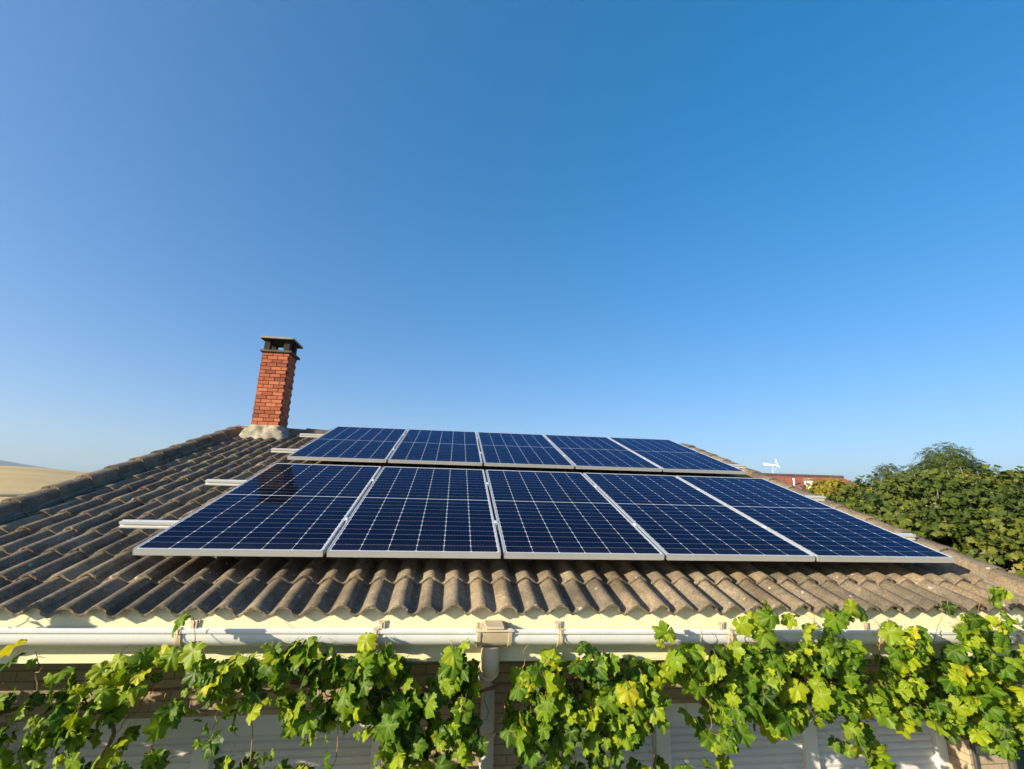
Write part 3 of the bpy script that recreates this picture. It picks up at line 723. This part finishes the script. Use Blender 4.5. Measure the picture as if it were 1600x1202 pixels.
# ---------------------------------------------------------------- the grape vine
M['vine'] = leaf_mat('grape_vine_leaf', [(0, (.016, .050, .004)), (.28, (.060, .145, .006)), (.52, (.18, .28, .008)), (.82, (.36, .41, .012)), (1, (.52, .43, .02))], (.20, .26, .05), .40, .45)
BLOBS = [(-0.17,-0.4,-0.436,0.12,0.058,0.4,1.0),(-0.11,-0.4,-0.618,0.079,0.126,0.4,1.0),(-0.03,-0.4,-0.819,0.181,0.11,0.9,1.0),(-0.01,-0.4,-0.548,0.085,0.057,0.7,1.0),(0.09,-0.4,-0.699,0.159,0.125,0.8,1.0),(0.17,-0.4,-0.65,0.12,0.089,1.0,2.0),(0.25,-0.4,-0.792,0.16,0.123,1.0,1.2),(0.37,-0.4,-0.524,0.153,0.093,1.0,1.6),(0.46,-0.4,-0.499,0.14,0.107,1.0,1.5),(0.55,-0.4,-0.66,0.125,0.116,1.0,0.9),(0.24,-0.4,-0.561,0.068,0.066,1.0,1.0),(0.74,-0.4,-0.544,0.174,0.102,1.0,0.5),(0.73,-0.4,-0.768,0.084,0.065,0.8,0.6),(0.53,-0.4,-0.863,0.123,0.055,0.9,1.0),(0.99,-0.4,-0.576,0.163,0.148,1.0,1.3),(1.13,-0.4,-0.524,0.15,0.137,1.0,1.0),(1.18,-0.4,-0.675,0.208,0.133,1.0,0.9),(1.37,-0.4,-0.5,0.154,0.125,1.0,1.0),(1.49,-0.4,-0.487,0.077,0.113,1.0,1.4),(1.48,-0.4,-0.683,0.215,0.161,1.0,0.4),(1.63,-0.4,-0.741,0.186,0.121,1.0,0.4),(1.55,-0.4,-0.873,0.136,0.091,1.0,1.2),(1.79,-0.4,-0.841,0.187,0.133,1.0,1.2),(1.89,-0.4,-0.566,0.129,0.155,1.0,1.3),(1.82,-0.4,-0.691,0.142,0.137,1.0,1.0),(1.94,-0.4,-0.722,0.112,0.137,1.0,1.0),(2.2,-0.4,-0.469,0.094,0.123,1.0,1.4),(2.25,-0.4,-0.63,0.149,0.142,1.0,0.9),(2.14,-0.4,-0.755,0.162,0.124,0.8,0.8),(2.3,-0.4,-0.815,0.18,0.164,1.0,0.5),(2.46,-0.4,-0.562,0.153,0.145,1.0,1.1),(2.65,-0.4,-0.535,0.157,0.133,1.0,1.0),(2.46,-0.4,-0.707,0.168,0.127,1.0,0.8),(2.58,-0.4,-0.824,0.168,0.125,1.0,1.2),(2.75,-0.4,-0.714,0.172,0.157,1.0,1.2),(2.86,-0.4,-0.584,0.141,0.133,1.0,1.0),(2.96,-0.44,-0.421,0.078,0.106,1.0,1.5),(3.06,-0.4,-0.557,0.126,0.12,0.6,1.0),(3.2,-0.4,-0.514,0.165,0.151,1.0,1.1),(3.43,-0.44,-0.396,0.149,0.148,1.0,1.6),(3.48,-0.44,-0.269,0.083,0.089,0.9,1.6),(3.4,-0.4,-0.609,0.222,0.165,1.0,1.1),(3.22,-0.4,-0.726,0.18,0.131,1.0,1.2),(3.25,-0.4,-0.844,0.125,0.071,0.8,1.0),(3.66,-0.44,-0.382,0.152,0.172,1.0,1.6),(3.66,-0.4,-0.614,0.227,0.182,1.0,1.2),(3.6,-0.4,-0.78,0.148,0.088,1.0,1.2),(3.96,-0.44,-0.271,0.19,0.114,1.0,1.3),(3.96,-0.4,-0.493,0.197,0.158,1.0,1.1),(3.86,-0.4,-0.68,0.23,0.136,1.0,1.2),(4.09,-0.4,-0.685,0.117,0.092,0.7,0.8),(4.3,-0.44,-0.388,0.181,0.129,1.0,1.2),(4.24,-0.4,-0.688,0.198,0.124,1.0,1.2),(4.43,-0.4,-0.755,0.221,0.117,1.0,1.3),(4.53,-0.4,-0.534,0.227,0.176,1.0,1.2),(4.65,-0.44,-0.342,0.209,0.148,1.0,1.5),(4.9,-0.4,-0.473,0.257,0.197,1.0,1.4),(5.0,-0.44,-0.242,0.165,0.129,0.9,2.2),(5.06,-0.44,-0.396,0.172,0.165,1.0,1.8),(4.74,-0.4,-0.699,0.269,0.157,1.0,1.4),(5.03,-0.4,-0.738,0.19,0.219,1.0,1.3),(4.85,-0.4,-0.86,0.206,0.123,1.0,1.2),(4.99,-0.4,-0.942,0.144,0.107,1.0,1.0),(4.07,-0.4,-0.913,0.092,0.111,0.8,1.6),(4.13,-0.4,-1.004,0.09,0.052,0.8,1.4),(0.56,-0.44,-0.269,0.028,0.023,0.5,1.8),(3.12,-0.44,-0.377,0.073,0.077,0.5,1.4),(-0.2,-0.4,-0.54,0.052,0.102,0.6,0.6),(2.01,-0.4,-0.902,0.095,0.053,0.5,0.8),(0.6,-0.4,-0.446,0.057,0.069,0.8,1.0),(2.7,-0.4,-0.855,0.135,0.084,0.8,1.4)]
BLOBS += [(-.62,-.46,-.16,.14,.10,.9,1.2), (-.9,-.45,-.36,.2,.1,.9,1.), (-1.6,-.4,-.62,.25,.14,.9,1.), (-1.2,-.4,-.70,.25,.2,1.,1.), (-.8,-.4,-.68,.25,.2,1.,1.), (-.45,-.4,-.72,.22,.2,1.,1.), (-1.0,-.38,-1.0,.3,.16,1.,1.), (-.4,-.38,-1.02,.3,.16,1.,1.), (-.2,-.38,-1.0,.15,.12,1.,1.), (.3,-.36,-1.05,.3,.1,1.,1.), (.95,-.36,-1.0,.2,.1,.8,1.), (1.3,-.36,-1.05,.3,.12,1.,1.), (1.8,-.36,-1.1,.25,.12,1.,1.), (2.5,-.36,-1.12,.3,.12,1.,1.), (3.1,-.36,-1.14,.3,.1,1.,1.)]  # foliage mostly out of view, added to shade the shutters and fascia
vine = empty('grape_vine', (2.0, -.1, GZ))
tag(vine, 'leafy green grape vine climbing along the wall below the white gutter', 'vine')
def vineY(z): return -.40 if z < -.36 else -.46
pos = []; siz = []; rr = []; nrm = []; tip = []
for (x, y, z, rx, rz, den, yl) in BLOBS:
    if z > -.5: rx *= .8; rz *= .72
    area = PI*rx*rz; cnt = max(3, int(area*den*(420 if z > -.5 else 640)))
    for i in range(cnt):
        a = random.uniform(0, 2*PI); q = math.sqrt(random.random())*1.02
        px_, pz_ = x+rx*q*math.cos(a), z+rz*q*math.sin(a)
        if noise.noise(Vector((px_*5.5, pz_*6.5, 2.7))) < (-.12 if z > -.5 else -.27): continue
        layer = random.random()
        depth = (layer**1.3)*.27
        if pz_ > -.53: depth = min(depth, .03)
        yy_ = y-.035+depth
        yy_ -= .05*(1-q*q)
        if pz_ > -.55: yy_ = min(yy_, -.395)
        small = random.random() < .42
        s = random.uniform(.024, .042) if small else random.uniform(.048, .082)
        if abs(px_-2.03) < .085 and (pz_ > -.66 or random.random() < .75): continue
        pos.append((px_, yy_, pz_+s*.4)); siz.append(s)
        c = min(1, max(0, random.gauss(.27+.125*yl, .20)-(.12 if depth > .1 else 0)+(.12 if small else 0))); rr.append(c)  # leaves deep in the mass get darker tint: inner shade put into colour
        nrm.append((random.gauss(-.5, .62), -.7+random.gauss(0, .42), random.gauss(.42, .5)))
        tip.append((random.gauss(0, .7), random.gauss(-.15, .3), -1+random.gauss(0, .35)))
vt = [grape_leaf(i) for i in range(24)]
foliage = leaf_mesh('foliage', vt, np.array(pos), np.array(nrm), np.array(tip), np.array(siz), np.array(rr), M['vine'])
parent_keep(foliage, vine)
# canes: long runners tied along the wall, and short petioles
def wig(p0, p1, n, amp, seed):
    p0, p1 = Vector(p0), Vector(p1); o = []
    for i in range(n+1):
        t = i/n; p = p0.lerp(p1, t); k = math.sin(PI*t)**.5
        o.append(p+Vector((noise.noise(Vector((t*4, seed, 0))), noise.noise(Vector((t*4, seed, 7)))*.6, noise.noise(Vector((t*4, seed, 13)))))*amp*k)
    return o
for i, (a, b, r0) in enumerate([((-1.3,-.14,-.78),(.9,-.16,-.62),.011), ((.7,-.15,-.60),(2.6,-.16,-.72),.012), ((2.4,-.18,-.66),(4.2,-.2,-.70),.011), ((4.0,-.2,-.66),(6.2,-.22,-.62),.013), ((.2,-.25,-.70),(.1,-.16,-1.6),.009), ((4.35,-.33,-.60),(4.55,-.30,-.84),.006), ((3.55,-.33,-.58),(3.72,-.30,-.86),.006)]):
    m = MB(); pts = wig(a, b, 26, .12 if r0 > .008 else .05, i*3.3); m.tube(pts, [r0*(1-.4*j/26) for j in range(27)], 7); hb_ = m.build('cane', M['bark'], smooth=60); parent_keep(hb_, vine)
m = MB(); m.tube(wig((2.5, -.02, GZ-.05), (2.42, -.14, -.68), 20, .1, 9), [.035-.0008*i for i in range(21)], 9); t_ = m.build('trunk', M['bark'], smooth=60); parent_keep(t_, vine)
M['shoot'] = simple('green_red_shoot', (.26, .15, .05), .6, .3, 30)
m = MB()
for (x, y, z, rx, rz, den, yl) in BLOBS:
    top = z > -.5
    for j in range(1):
        bx = x+random.uniform(-.6, .6)*rx; z0 = min(z-rz*.6, -.60) if top else -.66
        m.tube(wig((bx+random.uniform(-.08, .08), -.20 if not top else -.30, z0), (bx, y+.04, z+rz*random.uniform(.2, .9) if top else z-rz*random.uniform(-.2, .4)), 9, .05, bx*7+j), [.0032-.0002*q for q in range(10)], 5)
for i in range(0, len(pos), 2):
    p = Vector(pos[i]); q = p+Vector((random.uniform(-.04, .04), .05+random.uniform(0, .03), random.uniform(-.01, .06))); m.tube([p, (p+q)/2+Vector((0, 0, .012)), q], .0013, 4, cap=False)
sh = m.build('shoot', M['shoot'], smooth=60); parent_keep(sh, vine)

# ---------------------------------------------------------------- trees
def crown_points(lumps, n, shell=.5):
    P = []; Nn = []; vol = np.array([r*r for *_, r in lumps]); vol = vol/vol.sum()
    cs = np.array([l[:3] for l in lumps]); rs = np.array([l[3] for l in lumps])
    for k, (cx, cy, cz, r) in enumerate(lumps):
        q = int(n*vol[k]); d = RNG.normal(size=(q, 3)); d /= np.linalg.norm(d, axis=1, keepdims=True)
        rad = r*(1-shell*RNG.random(q)**1.6)
        bump_ = np.array([noise.noise(Vector(x)*2.3+Vector((cx, cy, cz)))+.6*noise.noise(Vector(x)*5.5+Vector((cy, cx, 3))) for x in d.tolist()])
        rad *= 1+.34*bump_
        p = np.array([cx, cy, cz])+d*rad[:, None]*np.array([1, 1, .92])
        gapn = np.array([noise.noise(Vector(x)*(1.9/max(r, .4))) for x in p.tolist()]); p = p[gapn > -.20]; d = d[gapn > -.20]
        dist = np.min([(np.linalg.norm(p-cs[j], axis=1)/rs[j])+(9 if j == k else 0) for j in range(len(lumps))], axis=0) if len(lumps) > 1 else np.full(q, 9)
        keep = dist > .55; P.append(p[keep]); Nn.append(d[keep])
    return np.concatenate(P), np.concatenate(Nn)
def tree(name, base, lumps, n, tmpl, size, mat, label, cat, trunk_r=.14, droop=.5, upn=.5, visible_y=None):
    root = empty(name, base); tag(root, label, cat)
    P, Nn = crown_points(lumps, n)
    q = len(P); nr = Nn*.8+RNG.normal(size=(q, 3))*.45+np.array([-.15, -.25, upn])
    tp = Nn*.6+RNG.normal(size=(q, 3))*.5+np.array([0, 0, -droop])
    cl = np.array([noise.noise(Vector(p)*.9) for p in P.tolist()])
    rnd = np.clip(.45+.45*cl+RNG.normal(size=q)*.16, 0, 1)
    c = leaf_mesh('crown', tmpl, P, nr, tp, size*RNG.uniform(.6, 1.2, q), rnd, mat); parent_keep(c, root)
    m = MB(); b = Vector(base); hub = b+Vector((0, 0, 1.1)); m.tube([b-Vector((0, 0, .2)), b+Vector((.03, 0, .5)), hub], [trunk_r*1.25, trunk_r, trunk_r*.85], 10)
    t = m.build('trunk', M['treebark'], smooth=60); parent_keep(t, root)
    m = MB()
    for i, (x, y, z, r) in enumerate(lumps):
        e = Vector((x, y, z)); pts = wig(hub, e, 8, .25, i*1.7+x); m.tube(pts, [trunk_r*.6*(1-.75*j/8) for j in range(9)], 7)
        for k in range(7):
            d = Vector((random.gauss(0, 1), random.gauss(0, 1), random.gauss(.3, .8))).normalized(); m.tube(wig(pts[random.randint(4, 8)], e+d*r*.93, 6, .15, k+i), [trunk_r*.18*(1-.8*j/6) for j in range(7)], 5)
    t = m.build('limbs', M['treebark'], smooth=60); parent_keep(t, root); return root
M['treebark'] = simple('tree_bark', (.20, .16, .115), .9, .3, 14, bump=.6, bscale=60)
M['fig'] = leaf_mat('fig_leaf', [(0, (.022, .040, .008)), (.4, (.060, .088, .012)), (.75, (.140, .158, .018)), (1, (.27, .20, .026))], (.11, .13, .03), .26, .5)
M['walnut'] = leaf_mat('walnut_leaf', [(0, (.022, .045, .012)), (.5, (.052, .085, .018)), (1, (.11, .13, .028))], (.10, .14, .05), .3, .45)
M['feathery'] = leaf_mat('feathery_leaf', [(0, (.045, .070, .025)), (.5, (.080, .105, .035)), (1, (.14, .15, .05))], (.1, .14, .05), .25, .6)
M['yellowing'] = leaf_mat('yellowing_leaf', [(0, (.08, .10, .01)), (.5, (.20, .17, .015)), (1, (.34, .21, .025))], (.3, .3, .08), .35, .45)
figs = [fig_leaf(i) for i in range(5)]
tree('fig_tree', (11.6, 5.0, GZ), [(10.55, 5.64, .02, .78), (11.14, 5.42, .2, .82), (11.68, 5.14, .34, .84), (12.41, 5.05, .34, .84), (11.5, 5.6, .62, .55), (12.2, 5.5, .66, .5), (13.21, 4.95, .28, .85), (9.99, 4.81, -.54, .8), (10.35, 4.47, -.58, .85), (10.83, 4.22, -.65, .85), (11.53, 4.15, -.68, .85), (10.11, 5.69, -.39, .7), (11.16, 4.48, -.15, .8), (13.37, 4.59, -.02, .9), (10.91, 3.95, -1.28, .9), (14.2, 5.2, .1, .9)],
     25000, figs, .086, M['fig'], 'broad green fig tree with large lobed leaves right of the tiled roof', 'tree')
tree('bushy_tree', (12.6, 8.2, GZ), [(12.02, 8.23, .14, .62), (12.38, 8.15, .28, .72), (13.1, 8.24, .4, .78), (11.36, 7.59, -.3, .6), (14.04, 8.29, .6, .7), (12.2, 7.8, -.5, .9)],
     8000, figs[:3], .088, M['fig'], 'smaller bushy green tree between the yellowing shrub and the broad fig tree', 'tree', .1)
wn_ = [compound_leaf(i) for i in range(4)]
tree('walnut_tree', (17.8, 10.6, GZ), [(16.9, 10.51, 1.3, .55), (17.6, 10.34, 1.78, .66), (18.5, 10.32, 1.4, .55), (17.9, 10.4, 1.2, .8), (17.83, 10.49, .82, .8), (17.3, 10.2, .7, .85), (18.3, 10.1, .8, .8), (16.6, 10.6, .8, .55)],
     9500, wn_, .22, M['walnut'], 'walnut tree with feathery crown rising highest behind the fig tree', 'tree', .13)
tree('wispy_tree', (17.5, 12.7, GZ), [(17.58, 12.49, 1.2, .52), (17.53, 12.39, 1.62, .32), (17.22, 12.61, .9, .5), (17.98, 12.48, 1.05, .5), (17.6, 12.4, .4, .7)],
     3000, wn_, .18, M['feathery'], 'small wispy grey green tree left of the walnut tree crown', 'tree', .08)
ov = [oval_leaf(i) for i in range(4)]
tree('shrub', (16.0, 14.3, GZ), [(15.75, 14.94, .62, .32), (16.8, 14.81, .86, .48), (16.53, 13.81, .85, .5), (15.25, 12.54, .2, .5), (15.64, 12.48, .35, .6), (17.5, 14.6, .8, .5)],
     5200, ov, .17, M['yellowing'], 'yellowing shrub in front of the red roofed house', 'shrub', .06)
tree('distant_tree', (61.5, 41.0, GZ), [(62.04, 40.88, 3.2, 1.3), (60.82, 41.11, 2.8, 1.1), (63.42, 40.79, 3.0, 1.4), (59.68, 41.34, 2.4, 1.1), (61.5, 41, 1.2, 2.2)],
     4500, ov, .35, M['walnut'], 'distant dark green tree at the right edge beyond the fig tree', 'tree', .2)
# thin wooden fence line beyond the left verge with a weed
m = MB()
fr = empty('field_fence', (-9.5, 8.0, GZ)); tag(fr, 'low dark fence at the field edge beyond the left verge of the roof', 'fence')
def ldir(az): return math.sin(R(az)), math.cos(R(az))
fa = Vector((-17.5, 15.0, -.0)); fb = Vector((-10.6, 15.2, -.0)); fz = .06
for i in range(8):
    p = fa.lerp(fb, i/7); f = MB(); f.box(p.x-.04, p.x+.04, p.y-.04, p.y+.04, GZ-.3, fz-.02); parent_keep(f.build('post', M['steel']), fr)
f = MB(); f.tube([fa+Vector((0, 0, fz-.2)), fb+Vector((0, 0, fz+.0))], .045, 8); f.tube([fa+Vector((0, 0, fz-1.0)), fb+Vector((0, 0, fz-.8))], .04, 8); parent_keep(f.build('fence_rail', M['steel'], smooth=60), fr)

# ---------------------------------------------------------------- red roofed house, its flue pot, and the wind turbine
rh = empty('red_roofed_house', (24.5, 25.0, GZ)); tag(rh, 'neighbouring house with reddish brown tile roof beyond the shrubs', 'house')
t = NT('red_roof_tile'); co = t.coord(); sp = t.N('ShaderNodeSeparateXYZ'); t.L(co, sp.inputs[0])
wv = t.M('ABSOLUTE', t.M('SINE', t.M('MULTIPLY', sp.outputs[0], 12.0)))
cr = t.M('FRACT', t.M('MULTIPLY', sp.outputs[1], 2.6))
cc = t.ramp(t.noise(2.2, 6, .7, co), [(.3, (.22, .065, .04)), (.7, (.36, .115, .06))])
cc = t.mix(t.M('MULTIPLY', t.M('LESS_THAN', cr, .14), .45), cc, (.10, .035, .025)); t.L(cc, t.b.inputs['Base Color']); t.set(Roughness=.9); t.bump(t.M('ADD', wv, cr), .8, .06)
M['red_roof'] = t.m
hx0, hx1, hy0, hy1 = 19.3, 28.2, 22.2, 31.5; hz0, hz1 = .62, 2.12
def addk(m, name, mat, **k): o = m.build(name, mat, **k); parent_keep(o, rh); return o
m = MB(); m.box(hx0+.4, hx1-.4, hy0+.4, hy1-.4, GZ-.3, hz0-.02); addk(m, 'wall', simple('pale_render', (.62, .56, .44), .9, .06, 2))
ym = (hy0+hy1)/2-1.5; m = MB(); th = .14
rv = [(hx0, hy0), (hx1, hy0), (hx1, hy1), (hx0, hy1)]
vs = [(x, y, hz0) for x, y in rv]+[(hx0+.9, ym, hz1), (hx1-.9, ym, hz1)]+[(x, y, hz0-th) for x, y in rv]
m.add(vs, [(0,1,5,4), (1,2,5), (2,3,4,5), (3,0,4), (0,6,7,1), (1,7,8,2), (2,8,9,3), (3,9,6,0), (6,9,8,7)])
rr_ = addk(m, 'roof', M['red_roof'])
m = MB(); m.tube([(hx0+.85, ym, hz1+.02), (hx1-.85, ym, hz1+.02)], .11, 8); o = m.build('ridge_cap', simple('dark_ridge', (.085, .06, .055), .9, .3, 3), smooth=60); o.parent = rr_
def rz_(y): return hz0+(y-hy0)/(ym-hy0)*(hz1-hz0)
m = MB(); py = 23.55; px2 = 23.45
m.lathe([(.27, -.45), (.275, 0), (.30, .05), (.305, .30), (.285, .58), (.31, .62), (.31, .66), (.2, .665)], (px2, py, 1.06), 22); fl = addk(m, 'flue_pot', M['white'], smooth=40)
for q in ((1.76, .36, .035), (1.84, .37, .03)):
    m = MB(); m.lathe([(q[1]*.9, 0), (q[1], q[2]*.4), (q[1]*.95, q[2]), (.03, q[2]+.01)], (px2, py, q[0]), 22); o = m.build('flue_disc', simple('ochre_disc', (.42, .33, .20), .8, .1)); o.parent = fl
for a in (.4, 1.97, 3.5, 5.1):
    m = MB(); m.tube([(px2+.24*math.cos(a), py+.24*math.sin(a), 1.70), (px2+.24*math.cos(a), py+.24*math.sin(a), 1.86)], .025, 6)
    o = m.build('flue_strut', M['slab']); o.parent = fl
m = MB(); vy = 24.0; m.tube([(22.75, vy, rz_(vy)-.1), (22.75, vy, rz_(vy)+.34)], .045, 12); m.lathe([(.065, 0), (.07, .04), (.03, .09)], (22.75, vy, rz_(vy)+.33), 14); addk(m, 'vent_pipe', M['white'], smooth=40)
m = MB(); m.box(22.95, 23.5, vy-.5, vy-.05, rz_(vy-.28)-.05, rz_(vy-.28)+.12); addk(m, 'skylight', M['steel'])

wt = empty('wind_turbine', (25.3, 29.0, GZ)); tag(wt, 'small white wind turbine with a tail vane above the red roof ridge', 'wind turbine')
def addw(m, name, par=None, **k):
    o = m.build(name, M['white'], **k)
    if par is None: parent_keep(o, wt)
    else: o.parent = par
    return o
tx, ty, tz = 24.9, 28.8, 3.08
m = MB(); m.tube([(tx, ty, GZ-.1), (tx, ty, 1.2), (tx, ty, tz-.08)], [.05, .025, .012], 10); addw(m, 'mast', smooth=60)
ax = Vector((-.97, .20, .08)).normalized()
c = Vector((tx, ty, tz)); m = MB(); m.tube([c-ax*.30, c-ax*.22, c+ax*.1, c+ax*.25], [.035, .06, .06, .03], 14); nc = addw(m, 'nacelle', smooth=60)
m = MB(); b = c+ax*.15; up = Vector((0, 0, 1)); sd_ = ax.cross(up).normalized()
ol = [(.05, .04), (.40, .08), (.64, .10), (.54, .03), (.68, .01), (.52, -.04), (.60, -.09), (.38, -.08), (.05, -.04)]
vs = [c+ax*a+up*z+sd_*d for d in (-.012, .012) for a, z in ol]; n_ = len(ol)
m.add(vs, [tuple(range(n_-1, -1, -1)), tuple(range(n_, 2*n_))]+[(i, (i+1) % n_, n_+(i+1) % n_, n_+i) for i in range(n_)]); addw(m, 'tail_vane')
hub = c-ax*.33; m = MB(); m.tube([hub+ax*.06, hub, hub-ax*.07], [.06, .06, .02], 12); rt = addw(m, 'hub', smooth=50)
for k in range(3):
    a = R(78+120*k); d = (up*math.cos(a-PI/2)*1+sd_*math.sin(a-PI/2)); d = up*math.sin(a)+sd_*math.cos(a); w = ax.cross(d); m = MB()
    st = [(0.03, .02), (.10, .045), (.28, .034), (.50, .014)]; vs = []
    for r_, wd in st:
        for e1, e2 in ((-1, 0), (0, .012), (1, 0), (0, -.012)): vs.append(hub+d*r_+w*wd*e1+ax*(e2+.35*wd*e1))
    m.add(vs, [(j*4+i, j*4+(i+1) % 4, (j+1)*4+(i+1) % 4, (j+1)*4+i) for j in range(3) for i in range(4)]+[(3, 2, 1, 0), (12, 13, 14, 15)]); addw(m, 'blade', rt, smooth=40)

# ---------------------------------------------------------------- air
HZ = True
if HZ:
    m = MB(); m.box(-9000, 9000, -2500, 9500, GZ-40, 420); t = NT('haze_air'); t.n.remove(t.b)
    v = t.N('ShaderNodeVolumePrincipled'); v.inputs['Density'].default_value = 6e-5; v.inputs['Color'].default_value = (.55, .76, 1, 1); v.inputs['Anisotropy'].default_value = .1
    t.L(v.outputs[0], t.out.inputs['Volume']); o = m.build('haze', t.m); tag(o, kind='stuff')
